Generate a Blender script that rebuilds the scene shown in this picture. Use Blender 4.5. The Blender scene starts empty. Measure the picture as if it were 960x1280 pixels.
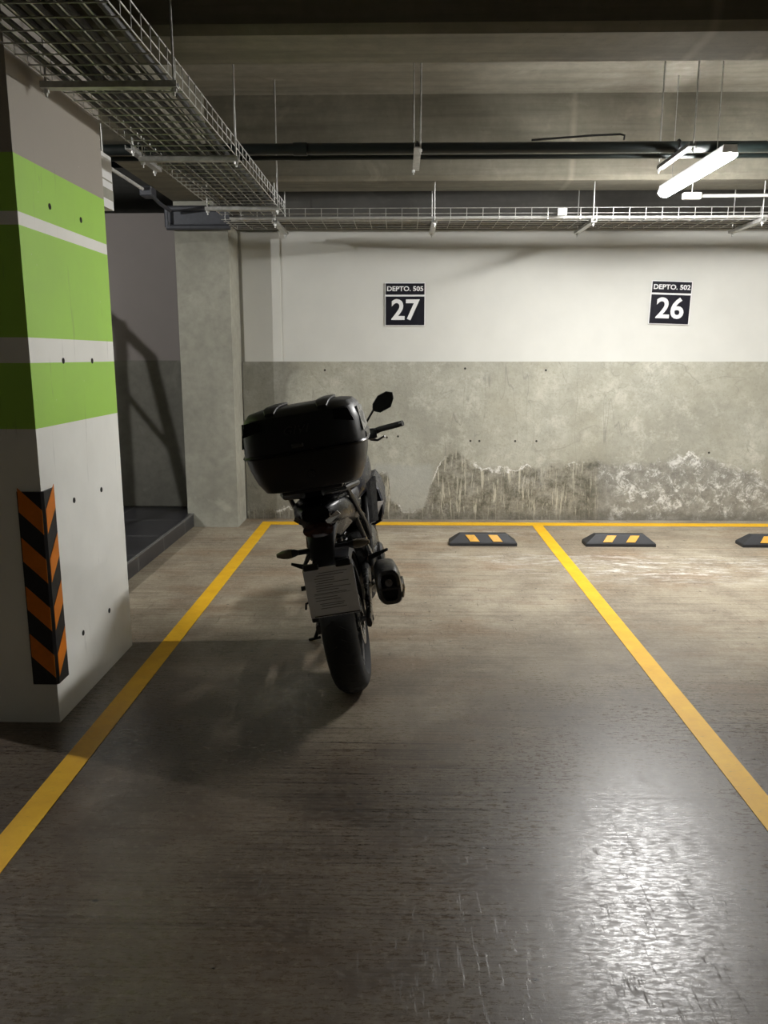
import bpy, bmesh, math, random
from mathutils import Vector, Matrix
random.seed(7)
PI = math.pi
C = bpy.context.scene
COL = C.collection

# ------------------------------------------------------------ camera
F, PITCH, YAW, CH = 997.36, 0.1928, 0.0217, 1.4663
fw = Vector((-math.sin(YAW)*math.cos(PITCH), math.cos(YAW)*math.cos(PITCH), -math.sin(PITCH)))
rt = Vector((math.cos(YAW), math.sin(YAW), 0)); up = rt.cross(fw)
cd = bpy.data.cameras.new('camera'); cam = bpy.data.objects.new('camera', cd); COL.objects.link(cam)
cd.sensor_fit = 'HORIZONTAL'; cd.sensor_width = 36; cd.lens = F/960*36; cd.clip_start = .02
cam.matrix_world = Matrix(((rt.x, up.x, -fw.x, 0), (rt.y, up.y, -fw.y, 0), (rt.z, up.z, -fw.z, CH), (0, 0, 0, 1)))
C.camera = cam
# ------------------------------------------------------------ world, exposure, lamp levels
w = bpy.data.worlds.new('night'); C.world = w; w.use_nodes = True
w.node_tree.nodes['Background'].inputs[0].default_value = (.5, .55, .6, 1)
w.node_tree.nodes['Background'].inputs[1].default_value = .002
C.view_settings.view_transform = 'Standard'; C.view_settings.look = 'None'
C.view_settings.gamma = 1; C.view_settings.use_curve_mapping = False
C.view_settings.exposure = 0.12
MAIN_LAMP = 365.0       # emission strength of the LED batten in view
STAIR_LAMP = 3400.0     # globe lamp behind the painted pillar
FILL_LAMP = 20.0       # unseen batten added for fill far behind the viewer

# ------------------------------------------------------------ helpers
class MB:
    def __init__(s): s.bm = bmesh.new()
    def box(s, c, d, rot=None, bev=0, seg=1):
        r = bmesh.ops.create_cube(s.bm, size=1)
        vs = r['verts']
        for v in vs: v.co = Vector((v.co.x*d[0], v.co.y*d[1], v.co.z*d[2]))
        if bev:
            es = list({e for v in vs for e in v.link_edges})
            b = bmesh.ops.bevel(s.bm, geom=es, offset=bev, segments=seg, affect='EDGES', profile=.5)
            vs = list({v for f in b['faces'] for v in f.verts} | {v for v in vs if v.is_valid})
        if rot is not None:
            for v in vs: v.co = rot @ v.co
        for v in vs: v.co += Vector(c)
        return s
    def tube(s, pts, r, seg=8, caps=True, closed=False):
        pts = [Vector(p) for p in pts]; n = len(pts)
        rs = r if isinstance(r, (list, tuple)) else [r]*n
        rings = []; prev = None
        for i, p in enumerate(pts):
            if closed: t = (pts[(i+1) % n]-pts[i-1])
            else: t = pts[min(i+1, n-1)]-pts[max(i-1, 0)]
            t.normalize()
            if prev is None:
                a = Vector((0, 0, 1)) if abs(t.z) < .9 else Vector((1, 0, 0))
                u = t.cross(a).normalized()
            else:
                u = (prev - t*prev.dot(t)).normalized()
            prev = u; v = t.cross(u)
            rings.append([s.bm.verts.new(p + (u*math.cos(2*PI*k/seg)+v*math.sin(2*PI*k/seg))*rs[i]) for k in range(seg)])
        m = n if closed else n-1
        for i in range(m):
            A, B = rings[i], rings[(i+1) % n]
            for k in range(seg): s.bm.faces.new((A[k], A[(k+1) % seg], B[(k+1) % seg], B[k]))
        if caps and not closed:
            s.bm.faces.new(rings[0][::-1]); s.bm.faces.new(rings[-1])
        return s
    def loft(s, rings, caps=True):
        R = [[s.bm.verts.new(Vector(p)) for p in ring] for ring in rings]
        n = len(R[0])
        for A, B in zip(R, R[1:]):
            for k in range(n): s.bm.faces.new((A[k], A[(k+1) % n], B[(k+1) % n], B[k]))
        if caps: s.bm.faces.new(R[0][::-1]); s.bm.faces.new(R[-1])
        return s
    def prism(s, pts, vec):
        v = Vector(vec)
        return s.loft([[Vector(p) for p in pts], [Vector(p)+v for p in pts]])
    def lathe_x(s, prof, c=(0, 0, 0), seg=48, closed=True):
        # prof: (x, radius) loop turned about the X axis through c
        R = []
        for k in range(seg):
            a = 2*PI*k/seg
            R.append([s.bm.verts.new((c[0]+x, c[1]+r*math.cos(a), c[2]+r*math.sin(a))) for x, r in prof])
        n = len(prof)
        for k in range(seg):
            A, B = R[k], R[(k+1) % seg]
            for i in range(n if closed else n-1):
                j = (i+1) % n
                s.bm.faces.new((A[i], A[j], B[j], B[i]))
        return s
    def build(s, name, mat, parent=None, smooth=True, angle=35, **props):
        bm = s.bm
        bmesh.ops.recalc_face_normals(bm, faces=bm.faces)
        me = bpy.data.meshes.new(name); bm.to_mesh(me); bm.free()
        me.materials.append(mat)
        if smooth:
            me.polygons.foreach_set('use_smooth', [True]*len(me.polygons))
            try: me.set_sharp_from_angle(angle=math.radians(angle))
            except Exception: pass
        o = bpy.data.objects.new(name, me); COL.objects.link(o)
        if parent: o.parent = parent
        for k, v in props.items(): o[k] = v
        return o

def tag(o, label, cat, group=None, kind=None):
    o['label'] = label; o['category'] = cat
    if group: o['group'] = group
    if kind: o['kind'] = kind
    return o
def empty(name, loc, label, cat, group=None):
    o = bpy.data.objects.new(name, None); COL.objects.link(o); o.location = loc; o.empty_display_size = .1
    return tag(o, label, cat, group)
def struct(o, label=None):
    o['kind'] = 'structure'
    if label: o['label'] = label; 
    return o
def copy_tree(o, parent=None):
    c = o.copy(); COL.objects.link(c)
    if parent: c.parent = parent
    for ch in [x for x in o.children]: copy_tree(ch, c)
    return c
def sq(cx, cy, hx, hy, n=20, e=2.6):
    out = []
    for k in range(n):
        a = 2*PI*k/n; ca, sa = math.cos(a), math.sin(a)
        out.append((cx+hx*math.copysign(abs(ca)**(2/e), ca), cy+hy*math.copysign(abs(sa)**(2/e), sa)))
    return out

# ------------------------------------------------------------ materials
def srgb(r, g, b):
    f = lambda c: (c/255/12.92) if c/255 <= .04045 else ((c/255+.055)/1.055)**2.4
    return (f(r), f(g), f(b), 1)
class NT:
    def __init__(s, name):
        s.m = bpy.data.materials.new(name); s.m.use_nodes = True; s.t = s.m.node_tree
        s.b = s.t.nodes['Principled BSDF']; s.tc = s.t.nodes.new('ShaderNodeTexCoord')
    def n(s, typ, **k):
        nd = s.t.nodes.new(typ)
        for a, v in k.items(): setattr(nd, a, v)
        return nd
    def set(s, inp, v):
        if isinstance(v, bpy.types.NodeSocket): s.t.links.new(v, inp)
        else: inp.default_value = v
    def obj(s): return s.tc.outputs['Object']
    def mp(s, scale=(1, 1, 1), loc=(0, 0, 0), rot=(0, 0, 0), src=None):
        m = s.n('ShaderNodeMapping'); s.set(m.inputs[0], src or s.obj())
        m.inputs['Scale'].default_value = scale; m.inputs['Location'].default_value = loc; m.inputs['Rotation'].default_value = rot
        return m.outputs[0]
    def noise(s, scale, detail=4, rough=.55, vec=None, dist=0):
        m = s.n('ShaderNodeTexNoise'); s.set(m.inputs['Vector'], vec or s.obj())
        m.inputs['Scale'].default_value = scale; m.inputs['Detail'].default_value = detail
        m.inputs['Roughness'].default_value = rough; m.inputs['Distortion'].default_value = dist
        return m.outputs['Fac']
    def vor(s, scale, vec=None, feature='F1'):
        m = s.n('ShaderNodeTexVoronoi', feature=feature); s.set(m.inputs['Vector'], vec or s.obj())
        m.inputs['Scale'].default_value = scale
        return m.outputs['Distance']
    def mr(s, v, a, b, c=0., d=1.):
        m = s.n('ShaderNodeMapRange'); s.set(m.inputs[0], v)
        for i, x in enumerate((a, b, c, d)): s.set(m.inputs[1+i], x)
        return m.outputs[0]
    def ma(s, op, a, b=0., c=None, clamp=False):
        m = s.n('ShaderNodeMath', operation=op); m.use_clamp = clamp; s.set(m.inputs[0], a); s.set(m.inputs[1], b)
        if c is not None: s.set(m.inputs[2], c)
        return m.outputs[0]
    def mix(s, f, a, b, mode='MIX'):
        m = s.n('ShaderNodeMix', data_type='RGBA', blend_type=mode)
        s.set(m.inputs[0], f); s.set(m.inputs[6], a); s.set(m.inputs[7], b)
        return m.outputs[2]
    def ramp(s, v, stops, interp='LINEAR'):
        m = s.n('ShaderNodeValToRGB'); s.set(m.inputs[0], v); r = m.color_ramp; r.interpolation = interp
        r.elements[0].position = stops[0][0]; r.elements[0].color = stops[0][1]
        r.elements[1].position = stops[-1][0]; r.elements[1].color = stops[-1][1]
        for p, c in stops[1:-1]: e = r.elements.new(p); e.color = c
        return m.outputs[0]
    def xyz(s):
        m = s.n('ShaderNodeSeparateXYZ'); s.set(m.inputs[0], s.obj()); return m.outputs
    def bump(s, h, strength=.3, dist=.01):
        m = s.n('ShaderNodeBump'); s.set(m.inputs['Height'], h)
        m.inputs['Strength'].default_value = strength; m.inputs['Distance'].default_value = dist
        s.t.links.new(m.outputs[0], s.b.inputs['Normal'])
    def fin(s, col=None, rough=None, metal=None, spec=None):
        if col is not None: s.set(s.b.inputs['Base Color'], col)
        if rough is not None: s.set(s.b.inputs['Roughness'], rough)
        if metal is not None: s.set(s.b.inputs['Metallic'], metal)
        if spec is not None: s.set(s.b.inputs['Specular IOR Level'], spec)
        return s.m

def plain(name, col, rough=.5, metal=0, var=.12, scale=30, bump=0, coat=0, spec=None):
    t = NT(name); n = t.noise(scale, 3)
    c = t.mix(t.mr(n, .3, .7), tuple(x*(1-var) for x in col[:3])+(1,), tuple(min(1, x*(1+var)) for x in col[:3])+(1,))
    if bump: t.bump(n, bump, .002)
    if coat: t.b.inputs['Coat Weight'].default_value = coat; t.b.inputs['Coat Roughness'].default_value = .08
    return t.fin(c, t.mr(n, .3, .7, max(.03, rough-.06), min(1, rough+.06)), metal, spec)

def concrete(name, a, b, board=False, rough=.85, seam=None):
    t = NT(name)
    n1 = t.noise(1.3, 5, .6); n2 = t.noise(14, 6, .65); n3 = t.noise(3.2, 4, .6, dist=.6)
    c = t.mix(t.mr(n1, .35, .65), a, b)
    c = t.mix(t.mr(n2, .35, .75, 0, .45), c, tuple(x*.62 for x in a[:3])+(1,))
    if board:
        st = t.noise(2.2, 4, .6, vec=t.mp((.5, 6, 9)))
        c = t.mix(t.mr(st, .42, .7, 0, .5), c, tuple(x*.55 for x in a[:3])+(1,))
    c = t.mix(t.mr(n3, .62, .74, 0, .35), c, tuple(min(1, x*1.5) for x in b[:3])+(1,))
    pores = t.mr(t.vor(22), .03, .06)
    c = t.mix(pores, tuple(x*.5 for x in a[:3])+(1,), c)
    if seam:
        x = t.xyz()[0]; dd = None
        for sx in seam:
            k = t.mr(t.ma('ABSOLUTE', t.ma('SUBTRACT', x, sx)), .006, .03, 1, 0)
            dd = k if dd is None else t.ma('MAXIMUM', dd, k)
        c = t.mix(t.ma('MULTIPLY', dd, .25), c, tuple(min(1, x*1.7) for x in b[:3])+(1,))
    t.bump(t.ma('ADD', n2, t.ma('MULTIPLY', pores, .3)), .3, .004)
    return t.fin(c, rough)

M = {}
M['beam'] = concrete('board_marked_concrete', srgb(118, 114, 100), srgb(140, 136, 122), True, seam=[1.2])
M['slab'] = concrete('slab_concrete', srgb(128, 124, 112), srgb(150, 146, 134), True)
M['shade_concrete'] = concrete('shade_toned_concrete', srgb(72, 71, 68), srgb(86, 85, 80), True)  # beam concrete darkened: the unlit look is put into the colour
M['column'] = concrete('column_concrete', srgb(150, 149, 138), srgb(180, 179, 166))
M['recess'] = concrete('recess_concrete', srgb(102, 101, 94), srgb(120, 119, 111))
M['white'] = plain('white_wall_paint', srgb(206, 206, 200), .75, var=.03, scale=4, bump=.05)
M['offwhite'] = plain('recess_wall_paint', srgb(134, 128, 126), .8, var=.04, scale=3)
M['black_plastic'] = plain('black_plastic', (.007, .007, .009), .42, bump=.05)
M['black_gloss'] = plain('black_gloss_paint', (.004, .004, .006), .3, spec=.22)
M['blue_gloss'] = plain('dark_blue_gloss_paint', (.012, .013, .022), .3, spec=.28)
M['black_metal'] = plain('black_metal', (.008, .008, .008), .4, 0, spec=.3)
M['grey_metal'] = plain('grey_alloy', (.25, .25, .25), .3, .9)
M['gun_metal'] = plain('gunmetal', (.09, .09, .09), .3, .9)
M['chrome'] = plain('bright_metal', (.75, .75, .75), .2, 1)
M['silver'] = plain('silver_plastic', (.62, .62, .64), .35)
M['galv'] = plain('galvanized_steel', (.52, .52, .50), .45, .65, var=.2)
M['rubber'] = plain('tyre_rubber', (.012, .012, .012), .8, scale=60, bump=.2)
M['stop_rubber'] = plain('wheel_stop_rubber', (.022, .023, .026), .6, scale=60, bump=.2)
M['seat'] = plain('seat_vinyl', (.015, .015, .018), .6, bump=.2)
M['mirror'] = plain('dark_mirror_glass', (.03, .03, .03), .15, .5)
M['red'] = plain('red_lens', (.03, .003, .003), .15, coat=.5)
M['redsw'] = plain('red_switch', (.5, .01, .02), .4)
M['smoke'] = plain('clear_indicator_lens', (.13, .11, .08), .2, coat=.3)
M['paper'] = plain('laminated_paper', srgb(240, 240, 242), .3, var=.06, scale=12)
M['ink'] = plain('faded_ink', srgb(120, 120, 124), .5)
M['green_pipe'] = plain('dark_green_pipe', srgb(13, 22, 21), .45, var=.2)
M['cable'] = plain('black_cable', (.02, .02, .02), .5)
M['grey_cable'] = plain('grey_cable', (.45, .45, .43), .5)
M['conduit'] = plain('white_conduit', (.62, .62, .6), .4)
M['channel'] = plain('dark_steel_channel', srgb(74, 76, 82), .5, .3)
M['sign_black'] = plain('sign_black', (.008, .008, .014), .35)
M['sign_white'] = plain('sign_white', srgb(228, 228, 228), .5, var=.02)
M['tile'] = None
M['orange'] = plain('orange_reflective', srgb(226, 126, 22), .35, var=.08)
M['guard'] = plain('guard_rubber', (.012, .012, .014), .5)
M['hole'] = plain('hole_dark', (.015, .014, .012), .9)
M['strut'] = plain('toned_down_strut_steel', (.16, .16, .155), .6, .3, var=.2)  # galvanized steel darkened so the lamp beside the strut doesn't burn it out
M['housing'] = plain('lamp_housing', (.75, .75, .75), .4)

def yellow_paint():
    t = NT('worn_yellow_paint')
    n = t.noise(9, 6, .7); n2 = t.noise(60, 4, .7, vec=t.mp((.4, 2.0, 1)))
    c = t.mix(t.mr(n, .3, .7), srgb(222, 166, 10), srgb(238, 188, 24))
    c = t.mix(t.mr(n2, .60, .72, 0, .5), c, srgb(140, 112, 50))
    t.bump(n2, .15, .002)
    return t.fin(c, .55)
M['yellow'] = yellow_paint()
M['stop_yellow'] = plain('yellow_reflector', srgb(214, 160, 50), .4)

def tile_mat():
    t = NT('dark_step_tile'); n = t.noise(5, 4)
    c = t.mix(t.mr(n, .3, .7), srgb(40, 40, 44), srgb(56, 56, 60))
    br = t.n('ShaderNodeTexBrick'); t.set(br.inputs['Vector'], t.mp((1, 1, 1), (0.02, .1, 0)))
    br.offset = 0; br.inputs['Scale'].default_value = 1; br.inputs['Brick Width'].default_value = .6
    br.inputs['Row Height'].default_value = .6; br.inputs['Mortar Size'].default_value = .004
    c = t.mix(br.outputs['Fac'], c, srgb(120, 120, 118))
    return t.fin(c, .3)
M['tile'] = tile_mat()

def floor_mat():
    t = NT('worn_polished_concrete_floor')
    x, y, z = t.xyz()
    big = t.noise(.6, 6, .65); mid = t.noise(2.8, 8, .72); fine = t.noise(42, 7, .75); grit = t.noise(90, 4, .8)
    n5 = t.noise(1.5, 8, .7, vec=t.mp((.7, 1.6, 1), loc=(3, 9, 0)))
    streak = t.noise(2.0, 7, .75, vec=t.mp((.5, 14, 1), rot=(0, 0, .03)))
    streak2 = t.noise(3.0, 5, .75, vec=t.mp((.35, 38, 1), rot=(0, 0, -.02)))
    c = t.mix(t.mr(big, .38, .62), srgb(146, 134, 114), srgb(178, 168, 148))
    c = t.mix(t.mr(mid, .42, .66, 0, .75), c, srgb(120, 108, 92))
    c = t.mix(t.mr(n5, .5, .62, 0, .55), c, srgb(132, 104, 76))
    # floor tone darkens towards the near aisle
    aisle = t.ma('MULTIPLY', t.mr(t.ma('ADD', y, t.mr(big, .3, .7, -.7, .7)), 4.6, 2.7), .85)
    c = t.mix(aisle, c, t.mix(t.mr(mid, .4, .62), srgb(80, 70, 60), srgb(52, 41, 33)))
    c = t.mix(t.mr(streak, .5, .66, 0, .55), c, srgb(72, 56, 42))
    sm = t.mr(t.noise(.7, 2), .34, .52)
    band = t.mr(t.ma('ABSOLUTE', t.ma('SUBTRACT', y, 2.6)), .3, 1.1, 1, .3)
    c = t.mix(t.ma('MULTIPLY', t.mr(streak2, .50, .58, 0, 1.0), t.ma('MULTIPLY', sm, band)), c, srgb(46, 36, 28))
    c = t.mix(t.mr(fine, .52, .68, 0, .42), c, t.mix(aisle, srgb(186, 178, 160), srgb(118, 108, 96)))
    c = t.mix(t.mr(grit, .50, .66, 0, .35), c, srgb(60, 52, 44))
    # white scuffs in front of the second bay's stops
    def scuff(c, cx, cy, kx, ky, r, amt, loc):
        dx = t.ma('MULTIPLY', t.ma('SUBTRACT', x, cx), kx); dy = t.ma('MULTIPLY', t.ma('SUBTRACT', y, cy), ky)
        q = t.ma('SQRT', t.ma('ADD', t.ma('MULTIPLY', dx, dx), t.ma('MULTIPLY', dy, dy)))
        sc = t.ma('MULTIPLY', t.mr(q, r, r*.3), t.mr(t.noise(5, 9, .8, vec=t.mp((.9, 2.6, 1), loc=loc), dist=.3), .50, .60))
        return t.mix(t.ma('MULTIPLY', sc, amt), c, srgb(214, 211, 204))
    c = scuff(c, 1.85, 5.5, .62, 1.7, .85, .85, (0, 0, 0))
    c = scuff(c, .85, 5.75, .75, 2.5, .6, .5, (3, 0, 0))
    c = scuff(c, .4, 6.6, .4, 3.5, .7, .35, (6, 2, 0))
    # small dark chips
    ch = t.ma('MULTIPLY', t.mr(t.vor(6.5, vec=t.mp((1, 1.8, 1))), .05, .07, 1, 0), t.mr(t.noise(3, 2), .46, .5))
    c = t.mix(ch, c, srgb(24, 21, 19))
    # fine scratches in several directions
    w = None
    for i, (sc_, rz) in enumerate((((26, 2.2, 1), .5), ((.45, 44, 1), .03), ((24, 2.0, 1), -.35), ((14, 3, 1), 1.1))):
        k = t.ma('MULTIPLY', t.mr(t.noise(3.2, 6, .75, vec=t.mp(sc_, rot=(0, 0, rz), loc=(2*i, 7*i, 0))), .60, .65), t.mr(t.noise(1.7, 3, .6, vec=t.mp(loc=(i*3, 2, 0))), .46, .58))
        w = k if w is None else t.ma('MAXIMUM', w, k)
    c = t.mix(t.ma('MULTIPLY', w, .45), c, srgb(44, 37, 31))
    rough = t.ma('ADD', t.mr(mid, .38, .62, .29, .37), t.ma('MULTIPLY', w, .22))
    rough = t.ma('ADD', rough, t.mr(y, 3.4, 5.4, 0, .2))
    rough = t.ma('ADD', rough, t.mr(t.noise(55, 6, .8, vec=t.mp((.5, 1.6, 1))), .44, .58, -.07, .14))
    grain = t.noise(9, 6, .8, vec=t.mp((1.2, 7, 1), rot=(0, 0, .04)))
    h = t.ma('ADD', t.ma('ADD', t.ma('MULTIPLY', fine, .3), t.ma('MULTIPLY', grain, .7)), t.ma('ADD', t.ma('MULTIPLY', w, -.5), t.ma('MULTIPLY', streak2, .6)))
    t.bump(t.ma('ADD', h, t.ma('MULTIPLY', grit, .4)), .16, .003)
    return t.fin(c, rough, spec=.62)
M['floor'] = floor_mat()

def dado_mat():
    t = NT('damp_render_with_salt_bloom')
    x, y, z = t.xyz()
    n1 = t.noise(1.5, 5, .6, dist=.3); n2 = t.noise(12, 6, .7); n3 = t.noise(45, 4, .7); n4 = t.noise(4.5, 7, .75)
    c = t.mix(t.mr(n1, .35, .65), srgb(156, 155, 143), srgb(186, 185, 172))
    c = t.mix(t.mr(n2, .4, .7, 0, .5), c, srgb(142, 140, 127))
    c = t.mix(t.mr(n4, .52, .66, 0, .5), c, srgb(214, 212, 200))
    c = t.mix(t.mr(n3, .52, .72, 0, .45), c, srgb(130, 128, 116))
    bl = t.noise(1.1, 3, .5, vec=t.mp(loc=(7, 0, 1)))
    c = t.mix(t.mr(bl, .5, .66, 0, .35), c, srgb(150, 146, 126))
    # trowel arcs and hairline cracks
    tr = t.noise(.9, 3, .5, dist=1.3)
    arc = t.ma('MULTIPLY', t.mr(t.ma('ABSOLUTE', t.ma('SUBTRACT', tr, .5)), .0, .005, 1, 0), t.mr(n1, .45, .55))
    c = t.mix(t.ma('MULTIPLY', arc, .35), c, srgb(112, 112, 104))
    vc = t.noise(1.6, 4, .6, vec=t.mp((1, 1, .12)))
    crack = t.ma('MULTIPLY', t.mr(t.ma('ABSOLUTE', t.ma('SUBTRACT', vc, .52)), .0, .0025, 1, 0), t.mr(bl, .46, .5))
    c = t.mix(t.ma('MULTIPLY', crack, .4), c, srgb(104, 104, 98))
    # darker old patch at the left corner
    lp = t.mr(t.ma('ADD', x, t.mr(n1, .3, .7, -.12, .12)), -1.02, -.92, 1, 0)
    c = t.mix(t.ma('MULTIPLY', lp, .55), c, srgb(92, 91, 84))
    # smooth repaired patch beside the stain
    px = t.ma('MULTIPLY', t.mr(t.ma('ABSOLUTE', t.ma('SUBTRACT', x, .02)), .24, .30, 1, 0), t.mr(t.ma('ABSOLUTE', t.ma('SUBTRACT', t.ma('ADD', z, t.mr(n4, .3, .7, -.03, .03)), .28)), .20, .24, 1, 0))
    c = t.mix(t.ma('MULTIPLY', px, .55), c, srgb(170, 172, 168))
    # height of the damp line along the wall
    xs = [(-1.4, .07), (-.75, .08), (-.7, .10), (-.34, .12), (-.24, .40), (-.12, .44), (-.09, .16), (.05, .06), (.2, .10), (.30, .40), (.36, .54), (.50, .64), (.64, .50), (.86, .46),
          (1.43, .50), (1.79, .55), (1.9, .51), (2.36, .53), (2.6, .585), (2.86, .52), (3.15, .46), (3.35, .33), (4, .3), (5.6, .4)]
    g = lambda v: (v, v, v, 1)
    h = t.ramp(t.mr(x, -1.4, 5.6), [((a+1.4)/7, g(b)) for a, b in xs])
    nn = t.noise(6, 7, .75)
    d = t.ma('ADD', t.ma('SUBTRACT', z, h), t.mr(nn, .3, .7, -.06, .06))
    inside = t.mr(d, .03, -.03)
    wn = t.noise(11, 8, .8)
    wet = t.mix(t.mr(wn, .4, .62), srgb(84, 81, 68), srgb(156, 153, 140))
    drip = t.noise(6, 5, .7, vec=t.mp((6, 1, .5)), dist=.5)
    dm = t.ma('MULTIPLY', t.mr(drip, .55, .60), t.mr(x, 1.9, 1.7))
    wet = t.mix(t.ma('MULTIPLY', dm, .75), wet, srgb(200, 196, 178))
    rt_ = t.mr(x, 1.75, 1.8)
    wet = t.mix(t.ma('MULTIPLY', rt_, .45), wet, srgb(150, 150, 146))
    blot = t.ma('MULTIPLY', t.mr(t.noise(10, 9, .85, dist=.4), .50, .60), t.mr(t.noise(2.2, 3), .40, .60))
    wet = t.mix(t.ma('MULTIPLY', blot, t.mr(x, 1.75, 1.8, .25, .95)), wet, srgb(226, 226, 222))
    dk = t.ma('MULTIPLY', t.mr(t.ma('ABSOLUTE', t.ma('SUBTRACT', x, 1.72)), .03, .16, 1, 0), t.mr(n2, .35, .6))
    wet = t.mix(t.ma('MULTIPLY', dk, .6), wet, srgb(62, 60, 50))
    c = t.mix(t.ma('MULTIPLY', inside, .9), c, wet)
    edge = t.ma('MULTIPLY', t.mr(t.ma('ABSOLUTE', d), .003, .014, 1, 0), t.mr(t.noise(4, 4, .6, vec=t.mp(loc=(9, 0, 0))), .48, .56))
    c = t.mix(t.ma('MULTIPLY', edge, .85), c, srgb(236, 236, 232))
    # damp foot of the wall
    ft = t.mr(t.ma('ADD', z, t.mr(nn, .3, .7, -.05, .05)), .10, .04)
    c = t.mix(t.ma('MULTIPLY', ft, .55), c, srgb(96, 91, 80))
    # drilled holes
    hm = None
    for hx, hz in ((-.68, 1.345), (1.27, 1.345), (.56, 1.36), (-.13, .75), (-.03, .76), (.62, .72), (.70, .72), (1.21, .72), (1.02, .72), (2.75, .62)):
        q = t.ma('ADD', t.ma('POWER', t.ma('SUBTRACT', x, hx), 2.), t.ma('POWER', t.ma('SUBTRACT', z, hz), 2.))
        k = t.mr(q, .00004, .00014, 1, 0); hm = k if hm is None else t.ma('MAXIMUM', hm, k)
    c = t.mix(hm, c, srgb(40, 38, 34))
    t.bump(t.ma('ADD', n2, t.ma('ADD', n3, t.ma('MULTIPLY', inside, t.ma('MULTIPLY', wn, -1.2)))), .4, .008)
    return t.fin(c, .85)
M['dado'] = dado_mat()

def pillar_mat():
    t = NT('painted_pillar_bands'); z = t.xyz()[2]
    G = srgb(170, 222, 84); W = srgb(248, 248, 242); U = srgb(166, 159, 148)
    st = [(0, W), (1.19, G), (1.431, W), (1.531, G), (1.928, W), (1.975, G), (2.174, U)]
    c = t.ramp(t.ma('DIVIDE', z, 3.), [(a/3, b) for a, b in st], 'CONSTANT')
    n = t.noise(3, 5, .6); n2 = t.noise(40, 5, .7)
    c = t.mix(t.mr(n, .35, .7, 0, .10), c, srgb(120, 118, 104))
    c = t.mix(t.mr(t.noise(6, 6, .7, vec=t.mp((3, 3, .35)), dist=.5), .62, .68, 0, .22), c, srgb(110, 106, 96))
    spk = t.ma('MULTIPLY', t.mr(t.vor(26), .05, .08, 1, 0), t.mr(t.noise(5, 2), .60, .64))
    c = t.mix(t.ma('MULTIPLY', spk, .5), c, srgb(236, 236, 226))
    t.bump(t.ma('ADD', n2, n), .12, .003)
    return t.fin(c, .5)
M['pillar'] = pillar_mat()

def emis(name, s, col=(1, .985, .96, 1)):
    t = NT(name); t.b.inputs['Emission Color'].default_value = col; t.b.inputs['Emission Strength'].default_value = s
    return t.fin((.9, .9, .9, 1), .4)

# ------------------------------------------------------------ structure
D = 7.175; SL = 3.265; BZ = 2.70
struct(MB().box((.5, 1.2, -.1), (11.4, 12.8, .2)).build('floor', M['floor'], smooth=False))
struct(MB().box((.5, 1.2, SL+.1), (11.4, 12.8, .2)).build('ceiling', M['slab'], smooth=False))
struct(MB().box((2.2, D+.11, SL/2), (7.4, .2, SL)).build('wall_back', M['white'], smooth=False))
struct(MB().box((2.09, D+.0, .71), (7.0, .024, 1.42)).build('wall_back_lower', M['dado'], smooth=False), 'grey rendered lower half of the back wall with damp stains')
struct(MB().box((-1.222, D, 1.42+.545), (.33, .02, 1.09)).build('wall_back_panel', M['white'], smooth=False))
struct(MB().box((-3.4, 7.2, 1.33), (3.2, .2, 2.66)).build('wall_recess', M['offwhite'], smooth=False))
struct(MB().box((-3.4, 8.3, SL/2), (3.2, .2, SL)).build('wall_shaft', M['shade_concrete'], smooth=False), 'dark wall seen above the recess wall')
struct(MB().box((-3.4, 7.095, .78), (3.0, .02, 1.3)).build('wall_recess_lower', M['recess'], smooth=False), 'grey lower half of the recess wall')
struct(MB().box((6.0, 1.2, SL/2), (.2, 12.6, SL)).build('wall_right', M['white'], smooth=False))
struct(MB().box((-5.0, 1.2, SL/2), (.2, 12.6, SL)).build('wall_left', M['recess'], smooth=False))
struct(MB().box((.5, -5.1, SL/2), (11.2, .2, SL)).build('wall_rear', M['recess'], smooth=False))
def beam(y0, y1, name='ceiling_beam', x0=-4.9, x1=5.9, zb=BZ, mat='beam'):
    m = MB(); c = .03
    m.prism([(x0, y0, SL), (x0, y0, zb+c), (x0, y0+c, zb), (x0, y1-c, zb), (x0, y1, zb+c), (x0, y1, SL)], (x1-x0, 0, 0))
    return struct(m.build(name, M[mat], smooth=False))
beam(6.04, 6.46, x0=-1.40)
beam(3.385, 3.756, x0=-1.40)
beam(.73, 1.13, x0=-1.40)
beam(-2.0, -1.6, x0=-1.40)
struct(MB().box((2.24, 6.99, (2.525+SL)/2), (7.32, .30, SL-2.525)).build('edge_beam', M['shade_concrete'], smooth=False))
struct(MB().box((-1.63, 1.9, (BZ+SL)/2), (.46, 9.78, SL-BZ)).build('girder', M['beam'], smooth=False))
struct(MB().box((-1.64, 6.985, BZ/2), (.44, .38, BZ)).build('column', M['column'], smooth=False))
pil = MB(); pil.prism([(-1.386, 3.0, 0), (-1.386, 3.886, 0), (-1.93, 3.886, 0), (-1.93, 3.0, 0)], (0, 0, BZ))
pil = struct(pil.build('pillar', M['pillar'], smooth=False), 'square pillar painted in green and white bands')
for yy, zz in ((3.279, 2.044), (3.59, 2.043), (3.297, 1.448), (3.607, 1.446), (3.3, .867), (3.611, .861), (3.291, .28), (3.607, .279)):
    m = MB(); m.lathe_x([(0, .0001), (.0015, .0001), (.0015, .012), (0, .012)], (-1.386, yy, zz), 16)
    m.build('tie_hole', M['hole'], pil)
# raised tiled landing left of the column
struct(MB().box((-3.35, 5.5, .06), (3.08, 3.2, .12), bev=.006).build('floor_landing', M['tile'], smooth=False), 'dark tiled raised landing')

struct(MB().box((-1.8085, 5.5, .117), (.006, 3.2, .008)).build('trim_1', M['strut'], smooth=False), 'pale edge line of the tiled landing')
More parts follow.
